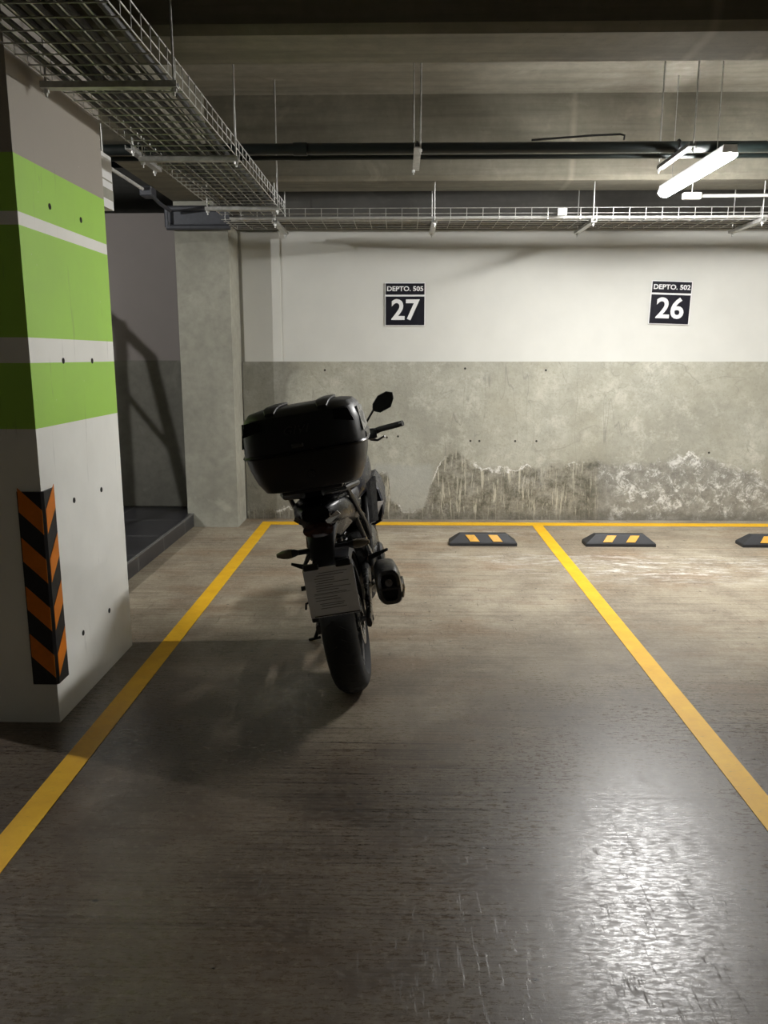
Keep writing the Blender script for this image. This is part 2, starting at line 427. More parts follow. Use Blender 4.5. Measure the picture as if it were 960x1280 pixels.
# ------------------------------------------------------------ painted lines
def strip(name, pts, label):
    m = MB(); m.prism([(a, b, .0005) for a, b in pts], (0, 0, .002))
    return tag(m.build(name, M['yellow'], smooth=False), label, 'parking line')
def stripe(x0, x1, label): strip('parking_line', [(x0, -4.5), (x1, -4.5), (x1, 6.9), (x0, 6.9)], label)
stripe(-1.245, -1.153, 'long yellow floor stripe running past the green banded pillar')
stripe(1.157, 1.249, 'long yellow floor stripe right of the motorcycle, between two rubber wheel stops')
stripe(3.56, 3.65, 'yellow floor stripe at the far right side of the bay marked 26')
strip('parking_line', [(-1.245, 6.902), (5.8, 6.902), (5.8, 7.03), (-1.245, 7.03)], 'thin yellow floor stripe running along the foot of the back wall')

# ------------------------------------------------------------ wheel stops
def wheel_stop(x0, x1, slant, label):
    xc = (x0+x1)/2; L = x1-x0; y0 = 6.12
    r = empty('wheel_stop', (xc, y0+.075, 0), label, 'wheel stop', 'rubber wheel stops in front of the back wall')
    h = L/2
    def ring(z, ix, iy): return [(-h+ix, -.075+iy, z), (h-ix, -.075+iy, z), (h-ix, .075-iy, z), (-h+ix, .075-iy, z)]
    m = MB(); m.loft([ring(0, 0, 0), ring(.022, 0, 0), ring(.03, .006, .004), ring(.084, .075, .042), ring(.09, .082, .048)])
    m.build('body', M['stop_rubber'], r, smooth=False)
    for cx in (-.085, .095):
        m = MB(); s = .02*slant
        P = lambda x, k: (x, -.071+.038*k, .03+.054*k)
        wv = .036
        q = [P(cx-wv-s, .08), P(cx+wv-s, .08), P(cx+wv+s, .94), P(cx-wv+s, .94)]
        m.prism(q, (0, -.004, .003))
        m.build('reflector', M['stop_yellow'], r, smooth=False)
wheel_stop(.384, .913, -1, 'black rubber wheel stop with two yellow blocks, nearest the motorcycle')
wheel_stop(1.451, 1.996, 1, 'black rubber wheel stop with yellow blocks just right of the yellow stripe')
wheel_stop(2.671, 3.216, 1, 'black rubber wheel stop cut off by the right edge of the photo')

# ------------------------------------------------------------ wall signs
def text_mesh(s, size, ext, bold, mat, name, parent, loc, shear=0, rot=(PI/2, 0, 0), sx=1.):
    cu = bpy.data.curves.new('lettering', 'FONT'); cu.body = s; cu.size = size; cu.space_character = 1.0 if len(s) != 4 or shear == 0 else 1.12; cu.extrude = ext; cu.offset = bold
    cu.align_x = 'CENTER'; cu.align_y = 'CENTER'; cu.shear = shear; cu.resolution_u = 4
    t = bpy.data.objects.new('lettering', cu); COL.objects.link(t)
    bpy.context.view_layer.update()
    me = bpy.data.meshes.new_from_object(t.evaluated_get(bpy.context.evaluated_depsgraph_get()))
    bpy.data.objects.remove(t); bpy.data.curves.remove(cu)
    for v in me.vertices: v.co.x *= sx
    me.materials.clear(); me.materials.append(mat)
    o = bpy.data.objects.new(name, me); COL.objects.link(o); o.parent = parent; o.location = loc; o.rotation_euler = rot
    return o
def sign(xc, zt, rz, upper, num, label):
    r = empty('parking_sign', (xc, D, zt-.175), label, 'sign', 'numbered bay signs on the back wall')
    r.rotation_euler = (0, rz, 0)
    MB().box((0, -.003, .129), (.336, .006, .094)).build('name_panel', M['sign_black'], r, smooth=False)
    MB().box((0, -.003, -.055), (.336, .006, .242)).build('number_panel', M['sign_black'], r, smooth=False)
    MB().box((0, -.0012, 0), (.352, .0024, .366)).build('backing', M['sign_white'], r, smooth=False)
    text_mesh(upper, .056, .0006, .0013, M['sign_white'], 'lettering', r, (0, -.0072, .129), sx=1.10)
    text_mesh(num, .24, .0006, .0052, M['sign_white'], 'lettering', r, (0, -.0072, -.055), sx=1.02)
sign(.028, 2.085, 0, 'DEPTO. 505', '27', 'black bay sign with the number 27 and DEPTO. 505 on the white back wall')
sign(2.322, 2.095, .03, 'DEPTO. 502', '26', 'black bay sign with the number 26 and DEPTO. 502 on the white back wall')

# ------------------------------------------------------------ corner guard on pillar
gr = empty('corner_guard', (-1.386, 3.0, .17), 'black rubber corner guard with orange chevrons on the green banded pillar', 'corner guard')
t_ = .012; gw = .09; gh = .785
m = MB(); m.prism([(t_, -t_*.2, 0), (t_, gw, 0), (0.0, gw+.006, 0), (.0, 0, 0), (-gw-.006, 0, 0), (-gw, -t_, 0), (t_*.2, -t_, 0)], (0, 0, gh))
m.build('rubber_profile', M['guard'], gr, smooth=False)
for k in range(4):
    z0 = .03+k*.196; hh = .095; dr = .088
    m = MB()
    m.prism([(-gw+.004, -t_, z0+dr), (0.004, -t_, z0), (0.004, -t_, z0+hh), (-gw+.004, -t_, z0+hh+dr)], (0, -.0015, 0))
    m.prism([(t_, .002, z0), (t_, gw-.004, z0+dr), (t_, gw-.004, z0+hh+dr), (t_, .002, z0+hh)], (.0015, 0, 0))
    m.build('orange_chevron', M['orange'], gr, smooth=False)

# ------------------------------------------------------------ lamps
def batten(name, loc, rz, L, strength, label, matname):
    r = empty(name, loc, label, 'lamp'); r.rotation_euler = (0, 0, rz)
    m = MB(); m.prism([(-.042, -L/2, .012), (.042, -L/2, .012), (.036, -L/2, .055), (-.036, -L/2, .055)], (0, L, 0))
    m.build('housing', M['housing'], r, smooth=False)
    pr = [(-.046, .012)]+[(.046*math.cos(PI+PI*k/8), .012+.034*math.sin(PI+PI*k/8)) for k in range(1, 8)]+[(.046, .012)]
    m = MB(); m.prism([(a, -L/2+.004, b) for a, b in pr], (0, L-.008, 0))
    m.build('diffuser', emis(matname, strength), r)
    for s in (-1, 1):
        m = MB(); m.prism([(-.043, s*(L/2-.004)-.006, .016), (.043, s*(L/2-.004)-.006, .016), (.037, s*(L/2-.004)-.006, .056), (-.037, s*(L/2-.004)-.006, .056)], (0, .012, 0)); m.build('end_cap', M['housing'], r, smooth=False)
    return r
L1 = batten('batten_lamp', (1.80, 5.28, 2.555), 0.012, 1.08, MAIN_LAMP, 'lit white tube lamp hanging below the green pipe', 'lit_diffuser_main')
for s in (-.35, .4):
    MB().tube([(0, s, .055), (0, s, .705)], .0025, 6).build('hanger_rod', M['galv'], L1)
gl = empty('globe_lamp', (-3.8, 3.73, 2.60), 'round lamp over the landing, hidden behind the green banded pillar', 'lamp')
bmx = MB(); bmesh.ops.create_uvsphere(bmx.bm, u_segments=24, v_segments=14, radius=.036); bmx.build('globe', emis('lit_globe', STAIR_LAMP), gl).location = (0, 0, -.046)
MB().tube([(0, 0, -.01), (0, 0, .645)], [.05, .05], 20).build('stem', M['housing'], gl)
batten('batten_lamp', (4.9, 5.28, 2.555), 0, 1.08, 140.0, 'lit tube lamp over the neighbouring bay beyond the right edge of the photo', 'lit_diffuser_neighbour')
batten('batten_lamp', (3.2, -2.8, 2.60), 0, 1.1, FILL_LAMP, 'unseen tube lamp added for fill over the aisle behind the viewer', 'lit_diffuser_fill')
j = empty('junction_box', (2.05, 6.02, 2.58), 'white junction box with conduit at the far end of the lit lamp', 'junction box')
MB().box((0, 0, 0), (.13, .05, .045), bev=.006).build('box', M['conduit'], j)
MB().tube([(.06, 0, .0), (1.9, 0, .01)], .011, 10).build('conduit', M['conduit'], j)
MB().tube([(.0, .0, .02), (.0, 0, .12)], .004, 6).build('bracket', M['galv'], j)

# ------------------------------------------------------------ pipes under the ceiling
def pipe(y, z, r, label):
    m = MB(); m.tube([(-4.6, y, z), (5.6, y, z)], r, 20)
    o = tag(m.build('water_pipe', M['green_pipe']), label, 'pipe')
    for xx in (-.6, 3.0):
        c = MB(); c.tube([(xx-.04, y, z), (xx+.04, y, z)], r*1.18, 20); c.build('coupling', M['green_pipe'], o)
pipe(5.0, 2.662, .031, 'thick dark green pipe crossing under the ceiling, carrying the strut clamps')
pipe(5.2, 2.659, .0145, 'thin dark green pipe running behind the thick green pipe')
m = MB(); m.tube([(.75, 4.985, 2.70), (1.1, 4.98, 2.722), (1.26, 4.98, 2.728), (1.285, 4.98, 2.722), (1.285, 4.99, 2.70)], .006, 8)
tag(m.build('cable', M['cable']), 'thin black cable looping above the thick green pipe', 'cable')
def hanger(x, y0, y1, z, label, ytop=SL, rods=(0.03, .03), name='strut_hanger', group='strut hangers holding pipes and trays', along='y', x2=None):
    r = empty(name, (x, y0, z), label, 'hanger', group)
    if along == 'y':
        L = y1-y0; m = MB()
        m.prism([(-.02, 0, 0), (-.02, 0, -.022), (.02, 0, -.022), (.02, 0, 0), (.015, 0, 0), (.015, 0, -.017), (-.015, 0, -.017), (-.015, 0, 0)], (0, L, 0))
        m.build('strut', M['strut'] if x == 1.605 else M['galv'], r, smooth=False); ends = [(0, .03), (0, L-.03)]
    else:
        L = x2-x; m = MB()
        m.prism([(0, -.02, 0), (0, -.02, -.022), (0, .02, -.022), (0, .02, 0), (0, .015, 0), (0, .015, -.017), (0, -.015, -.017), (0, -.015, 0)], (L, 0, 0))
        m.build('strut', M['galv'], r, smooth=False); ends = [(.015, 0), (L-.015, 0)]
    return r, ends
def rods(r, ends, z, top, low=.05, dx=0):
    ends = [(ends[0][0]+dx, ends[0][1]), (ends[1][0]-dx, ends[1][1])]
    for (a, b), tp in zip(ends, top):
        MB().tube([(a, b, -low), (a, b, tp-z)], .0045, 8).build('threaded_rod', M['galv'], r)
        MB().tube([(a, b, -.036), (a, b, -.024)], .011, 6).build('nut', M['galv'], r)
for x, lab in ((-1.54, 'galvanized strut under the green pipes beside the steep wire tray'), (.085, 'galvanized strut and clamp under the green pipes above the number 27 sign'), (1.605, 'galvanized strut under the green pipes beside the lit lamp')):
    r, e = hanger(x, 4.76, 5.33, 2.63, lab)
    rods(r, e, 2.63, (BZ if x < -1.3 else SL, BZ if x < -1.3 else SL), dx=.016)
    m = MB(); pts = [(0, .24+.038*math.cos(a), .032+.038*math.sin(a)) for a in [PI*k/8 for k in range(-1, 10)]]
    m.tube(pts, .006, 6); m.build('pipe_clamp', M['black_metal'], r)

# ------------------------------------------------------------ wire trays
def wire_tray(name, length, width, h, label, n_long, step, loc, rz, wr=.0028):
    r = empty(name, loc, label, 'cable tray'); r.rotation_euler = (0, 0, rz)
    m = MB()
    for i in range(n_long):
        x = -width/2+width*i/(n_long-1)
        m.tube([(x, 0, 0), (x, length, 0)], wr, 6)
    for s in (-1, 1):
        for zz in (h*.5, h): m.tube([(s*width/2, 0, zz), (s*width/2, length, zz)], wr, 6)
    k = 0.03
    while k < length:
        m.tube([(-width/2-.003, k, h), (-width/2-.003, k, -.004), (width/2+.003, k, -.004), (width/2+.003, k, h)], wr*.9, 6)
        k += step
    m.build('wire_basket', M['galv'], r)
    return r
TZ = 2.476
lt = wire_tray('wire_cable_tray', 4.21, .46, .085, 'wire mesh cable tray running from above the viewer towards the column', 7, .1, (-1.085, 1.9, TZ), 0)
wt = wire_tray('wire_cable_tray', 6.9, .44, .075, 'wire mesh cable tray running along the top of the back wall', 6, .118, (-1.33, 6.36, 2.452), -PI/2)
def cable_run(name, pts, r, mat, label, group):
    m = MB(); m.tube(pts, r, 8); return tag(m.build(name, mat), label, 'cable', group)
for i in range(9):
    x = -1.27+i*.046; rr = random.uniform(.009, .017)
    pts = [(x+random.uniform(-.008, .008), 1.92+k*.45, TZ+rr+.004+random.uniform(0, .004)) for k in range(10)]
    cable_run('cable', pts, rr, M['cable'], 'black power cable lying in the tray beside the pillar', 'cables in the tray beside the pillar')
for i in range(7):
    y = 6.2+i*.05; rr = random.uniform(.008, .014)
    pts = [(-1.28+k*.5, y+random.uniform(-.008, .008), 2.457+rr+random.uniform(0, .004)) for k in range(14)]
    cable_run('cable', pts, rr, M['grey_cable'] if i in (0, 1, 2, 4) else M['cable'], 'cable lying in the wire tray along the top of the back wall', 'cables in the tray along the wall')
for yy, lab in ((3.195, 'galvanized cross strut under the tray, nearest the viewer beside the pillar top'), (4.33, 'galvanized cross strut under the tray, level with the green pipes'), (5.72, 'galvanized cross strut under the tray, near the concrete column')):
    r, e = hanger(-1.345, yy, 0, TZ-.010, lab, along='x', x2=-.835)
    top = [SL if False else BZ, SL]
    if yy < 3.3: top = [BZ, SL]
    rods(r, e, TZ-.010, top)
for x, lab in ((-.93, 'short galvanized strut under the wall tray where the two trays meet'), (.235, 'short galvanized strut under the wall tray above the number 27 sign'), (1.385, 'short galvanized strut under the wall tray left of the number 26 sign'), (2.60, 'short galvanized strut under the wall tray right of the number 26 sign')):
    r, e = hanger(x, 6.09, 6.68, 2.441, lab)
    rods(r, [e[0], e[1]], 2.441, (BZ, SL))
    
# white cable joint boxes in the wall tray
for xx in (1.16,):
    tag(MB().box((xx, 6.125, 2.495), (.07, .02, .05), bev=.004).build('junction_box', M['conduit']), 'small white box clipped to the wall tray left of the 26 sign', 'junction box')

# steel channel at column head
ch = empty('steel_channel', (-1.66, 6.74, 2.49), 'dark grey steel channel fixed across the head of the concrete column', 'channel')
MB().tube([(-.245, 0, .145), (.27, 0, .145)], .022, 12).build('top_tube', M['channel'], ch)
MB().tube([(-.245, 0, .0), (.27, 0, .0)], .022, 12).build('bottom_tube', M['channel'], ch)
MB().box((.01, .028, .075), (.5, .012, .15)).build('plate', M['channel'], ch, smooth=False)
MB().tube([(-.235, 0, .145), (-.235, 0, .0)], .025, 12).build('end_post', M['channel'], ch)
# conduit left of girder
cj = empty('conduit_run', (-1.90, 5.25, 2.655), 'grey conduit with junction box under the girder behind the pillar', 'conduit')
MB().tube([(0, .0, .012), (0, .89, .012)], .012, 10).build('conduit', M['conduit'], cj)
MB().box((0.02, .95, .0), (.09, .13, .07), bev=.008).build('box', M['channel'], cj)
MB().tube([(.02, 1.0, 0), (.04, 1.2, -.04), (.05, 1.41, -.05)], .014, 10).build('elbow', M['channel'], cj)

# hanging white board seen past the pillar
hb = empty('hanging_board', (-1.63, 4.45, 2.26), 'white hanging board with grey bands just past the green banded pillar', 'board')
MB().box((0, 0, .14), (.05, .40, .28)).build('board', M['sign_white'], hb, smooth=False)
for yy in (-.15, .15): MB().tube([(0, yy, .28), (0, yy, .44)], .004, 6).build('hanger_rod', M['galv'], hb)
MB().box((.0255, 0, .075), (.002, .40, .055)).build('grey_band', M['column'], hb, smooth=False)
MB().box((.0255, 0, .145), (.002, .40, .008)).build('grey_band', M['column'], hb, smooth=False)

# metal railing on the landing (its shadow falls on the recess wall)
rl = empty('railing', (-2.98, 5.8, .12), 'dark metal railing on the tiled landing behind the pillar', 'railing')
o = Vector((-2.98, 5.8, .12))
def bar(a, b, r, nm):
    MB().tube([Vector((a[0], 5.8, a[1]))-o, Vector((b[0], 5.8, b[1]))-o], r, 10).build(nm, M['black_metal'], rl)
bar((-2.98, .12), (-2.98, 2.07), .036, 'post')
bar((-3.05, 2.11), (-2.81, 1.87), .030, 'handrail')
bar((-2.815, 1.88), (-2.467, .12), .032, 'brace')
bar((-3.05, 1.80), (-2.73, 1.38), .018, 'crossbar')

# ------------------------------------------------------------ motorcycle
LEAN = math.radians(-9.5)
bk = empty('motorcycle', (-.195, 3.38, .002), 'black motorcycle leaning left on its side stand with a large top box', 'motorcycle')
bk.rotation_euler = (0, LEAN, 0)
def tyre(cy, R, W, nm, rimw):
    c = (0, cy, R)
    wh = R-.075*(W/.14)**.5
    pr = []
    n = 14
    for k in range(n+1):
        a = PI*k/n
        pr.append((-W/2*math.cos(a)*(1 if True else 1), wh+.005+(R-wh-.005)*math.sin(a)**.75))
    pr = [(-rimw/2, wh-.01)]+pr+[(rimw/2, wh-.01)]
    m = MB(); m.lathe_x(pr, c, 64)
    ty = m.build(nm, M['rubber'], bk, angle=50)
    g = MB()
    for k in range(36):
        a = 2*PI*k/36
        for s in (-1, 1):
            a2 = a+(.09 if s > 0 else 0)
            P = []
            for u in (0, .35, .7):
                ww = s*(.012+u*W*.42); rr = wh+.005+(R-wh-.005)*max(0, 1-(2*ww/W)**2)**.42+.0006
                P.append((ww, cy+rr*math.cos(a2+u*.13), R+rr*math.sin(a2+u*.13)))
            g.tube(P, .0022, 4)
    g.build('tread_groove', M['hole'], ty, kind='stuff')
    m = MB(); rw = rimw/2
    m.lathe_x([(-rw, wh+.012), (-rw+.012, wh+.012), (-rw+.02, wh-.018), (rw-.02, wh-.018), (rw-.012, wh+.012), (rw, wh+.012), (rw-.01, wh-.028), (-rw+.01, wh-.028)], c, 64)
    m.build('rim', M['grey_metal'], bk)
    m = MB()
    for k in range(5):
        a = 2*PI*k/5+.4
        for da in (-.14, .14):
            p0 = (0, cy+.035*math.cos(a+da), R+.035*math.sin(a+da)); p1 = (rw*.5, cy+(wh-.02)*math.cos(a+da*1.6), R+(wh-.02)*math.sin(a+da*1.6))
            m.tube([p0, p1], [.014, .010], 8)
    m.tube([(-.06, cy, R), (.06, cy, R)], .035, 20)
    m.build('spokes', M['gun_metal'], bk)
tyre(0, .312, .148, 'rear_tyre', .11)
tyre(1.36, .298, .108, 'front_tyre', .085)
def disc(cy, R, x, rad, nm='brake_disc'):
    m = MB(); m.lathe_x([(-.002, rad*.62), (.002, rad*.62), (.002, rad), (-.002, rad)], (x, cy, R), 48)
    for k in range(6):
        a = k*PI/3; m.tube([(x, cy+.04*math.cos(a), R+.04*math.sin(a)), (x, cy+rad*.66*math.cos(a), R+rad*.66*math.sin(a))], .006, 6)
    m.build(nm, M['grey_metal'], bk)
disc(0, .312, .075, .11); disc(1.36, .298, .062, .145)
# sprocket + chain on the left
m = MB(); m.lathe_x([(-.003, .03), (.003, .03), (.003, .095), (-.003, .095)], (-.082, 0, .312), 40); m.build('sprocket', M['gun_metal'], bk)
m = MB(); m.tube([(-.082, 0, .407), (-.082, .58, .40)], .009, 6); m.tube([(-.082, 0, .217), (-.082, .58, .33)], .009, 6); m.build('chain', M['black_metal'], bk)
# swingarm: two tapering arms
for s in (-1, 1):
    rings = []
    for y, z, hx, hz in ((-.06, .312, .012, .022), (0, .315, .016, .032), (.2, .335, .016, .036), (.4, .37, .02, .042), (.6, .39, .024, .045)):
        rings.append([(s*(.112-.03*max(0, y)/.6)+a, y, z+b) for a, b in sq(0, 0, hx, hz, 12)])
    MB().loft(rings).build('swingarm', M['gun_metal'], bk)
MB().tube([(-.13, 0, .312), (.13, 0, .312)], .012, 12).build('axle', M['grey_metal'], bk)
# rear hugger
m = MB(); rings = []
for k in range(9):
    a = math.radians(20+k*11)
    rr = .335
    rings.append([(x*(.085), rr*math.cos(a)*1+h*math.cos(a), .312+rr*math.sin(a)+h*math.sin(a)) for x, h in ((-1, -.03), (-.92, .0), (0, .012), (.92, 0), (1, -.03), (.86, -.006), (0, .004), (-.86, -.006))])
m.loft(rings).build('rear_hugger', M['black_plastic'], bk)
# engine block, frame
rings = [[(a, y, z+b) for a, b in sq(0, 0, hx, hz, 20, 3.4)] for y, z, hx, hz in ((.56, .42, .06, .06), (.60, .42, .13, .13), (.72, .41, .155, .15), (.9, .43, .15, .15), (1.0, .47, .11, .11), (1.03, .48, .08, .07))]
MB().loft(rings).build('engine', M['gun_metal'], bk)
for s, nm in ((-1, 'clutch_cover'), (1, 'clutch_cover')):
    m = MB(); m.lathe_x([(0, .001), (.03*s, .001), (.03*s, .07), (.018*s, .085), (0, .09)], (s*.145, .75, .39), 28, closed=False); m.build(nm, M['black_metal'], bk)
m = MB()
for k in range(6): m.box((0, .93+k*.004, .55+k*.022), (.2-.01*k, .17, .008), bev=.002)
m.build('cylinder_fins', M['gun_metal'], bk)
for s in (-1, 1):
    MB().tube([(s*.035, 1.17, .92), (s*.10, 1.0, .83), (s*.125, .8, .72), (s*.12, .62, .60), (s*.11, .57, .40)], [.022, .026, .026, .024, .022], 12).build('frame_spar', M['black_metal'], bk)
    MB().tube([(s*.11, .62, .66), (s*.105, .35, .74), (s*.085, .05, .83), (s*.06, -.18, .87)], .013, 10).build('subframe_rail', M['black_metal'], bk)
    MB().tube([(s*.11, .56, .46), (s*.12, .40, .58), (s*.10, .22, .76)], .012, 10).build('subframe_stay', M['black_metal'], bk)
# forks
for s in (-1, 1):
    MB().tube([(s*.095, 1.36, .298), (s*.095, 1.29, .52)], .026, 14).build('fork_leg', M['gun_metal'], bk)
    MB().tube([(s*.095, 1.29, .52), (s*.095, 1.14, .98)], .019, 14).build('fork_tube', M['grey_metal'], bk)
m = MB(); m.box((0, 1.14, .97), (.25, .07, .028), bev=.008); m.box((0, 1.18, .82), (.25, .07, .028), bev=.008); m.tube([(0, 1.14, .97), (0, 1.18, .80)], .022, 12); m.build('triple_clamp', M['black_metal'], bk)
rings = []
for k in range(9):
    a = math.radians(30+k*14); rr = .315
    rings.append([(x*.065, 1.36+(rr+h)*math.cos(a), .298+(rr+h)*math.sin(a)) for x, h in ((-1, -.035), (-.9, 0), (0, .014), (.9, 0), (1, -.035), (.84, -.008), (0, .006), (-.84, -.008))])
MB().loft(rings).build('front_mudguard', M['black_plastic'], bk)
# headlight nacelle + small screen
rings = [[(a, y, z+b) for a, b in sq(0, 0, hx, hz, 20, 3)] for y, z, hx, hz in ((1.17, .93, .08, .06), (1.22, .91, .12, .09), (1.29, .88, .115, .085), (1.34, .86, .08, .055))]
MB().loft(rings).build('headlight_cowl', M['black_gloss'], bk)
rings = [[(a, y, z+b) for a, b in sq(0, 0, hx, hz, 20, 3)] for y, z, hx, hz in ((1.325, .865, .085, .06), (1.35, .857, .06, .04))]
MB().loft(rings).build('headlight', M['smoke'], bk)
MB().loft([[(a, y, z+b) for a, b in sq(0, 0, hx, hz, 16, 3)] for y, z, hx, hz in ((1.16, 1.02, .07, .03), (1.22, 1.06, .055, .022), (1.24, 1.07, .04, .01))]).build('instrument_cluster', M['black_plastic'], bk)
# tank
rings = [[(a, y, z+b) for a, b in sq(0, 0, hx, hz, 24, 2.6)] for y, z, hx, hz in ((.50, .80, .07, .05), (.54, .81, .11, .085), (.64, .84, .145, .12), (.78, .86, .18, .14), (.92, .87, .175, .135), (1.03, .88, .13, .10), (1.08, .88, .07, .05))]
MB().loft(rings).build('fuel_tank', M['blue_gloss'], bk)
MB().tube([(0, .86, .99), (0, .86, 1.008)], .035, 20).build('filler_cap', M['black_metal'], bk)
for s in (-1, 1):
    # angular tank shroud with a bright inlay
    O = [(.141, .791), (.179, .799), (.205, .749), (.215, .687), (.209, .618), (.192, .576), (.156, .562), (.125, .574)]
    q = [(s*(u-.02), .60, v) for u, v in O]
    P = [(s*u, .80, v) for u, v in O]
    E_ = [(s*(u+.012), 1.02, v+.03) for u, v in O]
    G_ = [(s*(u*.8), 1.12, v*.9+.08) for u, v in O]
    MB().loft([[(x+s*.012, y+.188, z) for x, y, z in q], P, E_, G_]).build('tank_shroud', M['blue_gloss'], bk, smooth=False)
    I = [(s*.186, .765, .690), (s*.216, .80, .684), (s*.160, .80, .580), (s*.132, .765, .580)]
    MB().prism(I, (s*.004, -.006, 0)).build('shroud_inlay', M['silver'], bk, smooth=False)
    R = [(s*.155, .60, .82), (s*.185, .66, .84), (s*.165, .60, .62), (s*.14, .56, .62)]
    MB().prism(R, (s*.02, .02, 0)).build('side_panel', M['black_gloss'], bk, smooth=False)
# seats and tail
def seat_ring(y, z, hx, hz): return [(a, y, z+b) for a, b in sq(0, 0, hx, hz, 20, 3)]
MB().loft([seat_ring(*v) for v in ((.17, .83, .10, .03), (.22, .835, .125, .045), (.34, .825, .135, .045), (.48, .82, .11, .045), (.55, .84, .08, .04))]).build('rider_seat', M['seat'], bk)
MB().loft([seat_ring(*v) for v in ((-.14, .925, .07, .025), (-.10, .925, .095, .035), (.05, .91, .11, .04), (.18, .89, .115, .045), (.22, .87, .10, .035))]).build('pillion_seat', M['seat'], bk)
MB().loft([seat_ring(*v) for v in ((-.30, .865, .055, .028), (-.26, .86, .085, .048), (-.12, .845, .115, .065), (.06, .82, .13, .075), (.25, .78, .135, .08), (.42, .74, .12, .075), (.50, .72, .09, .06))]).build('tail_fairing', M['black_gloss'], bk)
for s in (-1, 1):
    # faceted undertail panels
    P = [(s*.05, -.27, .83), (s*.10, -.1, .80), (s*.105, .08, .74), (s*.065, -.06, .72), (s*.035, -.20, .76)]
    MB().prism(P, (-s*.03, .03, .0)).build('undertail_panel', M['black_gloss'], bk, smooth=False)
    MB().prism([(s*.035, -.296, .835), (s*.085, -.270, .862), (s*.095, -.262, .845), (s*.045, -.292, .815)], (0, -.008, 0)).build('tail_highlight_strip', M['chrome'] if s > 0 else M['gun_metal'], bk, smooth=False)
MB().loft([[(a, -.30-.006*k, .80+b) for a, b in sq(0, 0, .062-.012*k, .030-.008*k, 18, 2.2)] for k in range(3)]).build('tail_light', M['red'], bk)
# grab rails: bright curved rods either side of the pillion seat
for s in (-1, 1):
    MB().tube([(s*.09, .22, .86), (s*.15, .14, .90), (s*.155, -.05, .925), (s*.12, -.2, .935), (s*.04, -.26, .94)], .013, 10).build('grab_rail', M['black_metal'], bk)
# top box carrier
MB().box((.01, -.20, .968), (.24, .26, .02), bev=.008, seg=2).build('rack_plate', M['black_plastic'], bk)
for s in (-1, 1):
    MB().tube([(s*.118, -.22, .955), (s*.122, -.12, .93), (s*(.148 if s > 0 else .128), .25, .69), (s*.15, .34, .60)], .0105, 10).build('rack_stay', M['black_metal'], bk)
# luggage box in local coordinates of the bike
bx = MB().bm
def boxring(z, hx, y0, y1, e=4.5, n=36, cx=.012):
    cy = (y0+y1)/2; hy = (y1-y0)/2
    return [(cx+a, cy+b, z) for a, b in sq(0, 0, hx, hy, n, e)]
lower = [boxring(*v) for v in ((.974, .178, -.345, -.03), (.980, .192, -.365, -.02), (1.02, .212, -.40, .0), (1.08, .230, -.42, .01), (1.125, .236, -.425, .012))]
box = MB().loft(lower).build('top_box_shell', M['black_plastic'], bk, angle=30)
upper = [boxring(*v) for v in ((1.128, .236, -.428, .014), (1.15, .238, -.430, .014), (1.22, .232, -.424, .008), (1.268, .218, -.41, -.005), (1.288, .20, -.385, -.03), (1.296, .16, -.34, -.07))]
lid = MB().loft(upper).build('top_box_lid', M['black_plastic'], bk, angle=30)
m = MB()
ringpts = [Vector(p) for p in boxring(1.128, .240, -.432, .018, n=48)]
m.tube(ringpts, .007, 6, closed=True); m.build('seam_trim', M['black_gloss'], lid)
for s in (-1, 1):
    MB().loft([[(.012+s*.10+a, y, z+b) for a, b in sq(0, 0, hx, .006, 12, 3)] for y, z, hx in ((-.40, 1.280, .018), (-.37, 1.296, .026), (-.30, 1.302, .03), (-.08, 1.302, .03), (-.05, 1.29, .02))]).build('lid_rib', M['black_plastic'], lid)
    MB().box((.012+s*.236, -.17, 1.140), (.012, .25, .034), bev=.005).build('latch_band', M['gun_metal'], lid)
    pts = [(.012+s*.233, -.35, 1.165), (.012+s*.234, -.05, 1.165), (.012+s*.222, -.08, 1.25), (.012+s*.220, -.33, 1.258)]
    MB().prism(pts, (s*.004, 0, 0)).build('side_panel', M['grey_metal'] if s > 0 else M['black_gloss'], lid, smooth=False)
    pts = [(.012+s*.195, -.419, 1.262), (.012+s*.140, -.419, 1.268), (.012+s*.138, -.425, 1.228), (.012+s*.212, -.414, 1.212)]
    MB().prism(pts, (0, -.005, 0)).build('corner_reflector', M['black_gloss'], lid, smooth=False)
text_mesh('GIVI', .042, .001, .0, M['gun_metal'], 'raised_lettering', lid, (.0, -.4325, 1.212), shear=.3, sx=1.15)
m = MB(); m.lathe_x([(0, .001), (.006, .001), (.006, .012), (0, .014)], (0, 0, 0), 20, closed=False)
lk = m.build('lock', M['gun_metal'], box); lk.rotation_euler = (0, 0, -PI/2); lk.location = (.03, -.412, 1.04)
MB().box((-.0, -.433, 1.155), (.045, .012, .018), bev=.004).build('release_button', M['gun_metal'], lid)
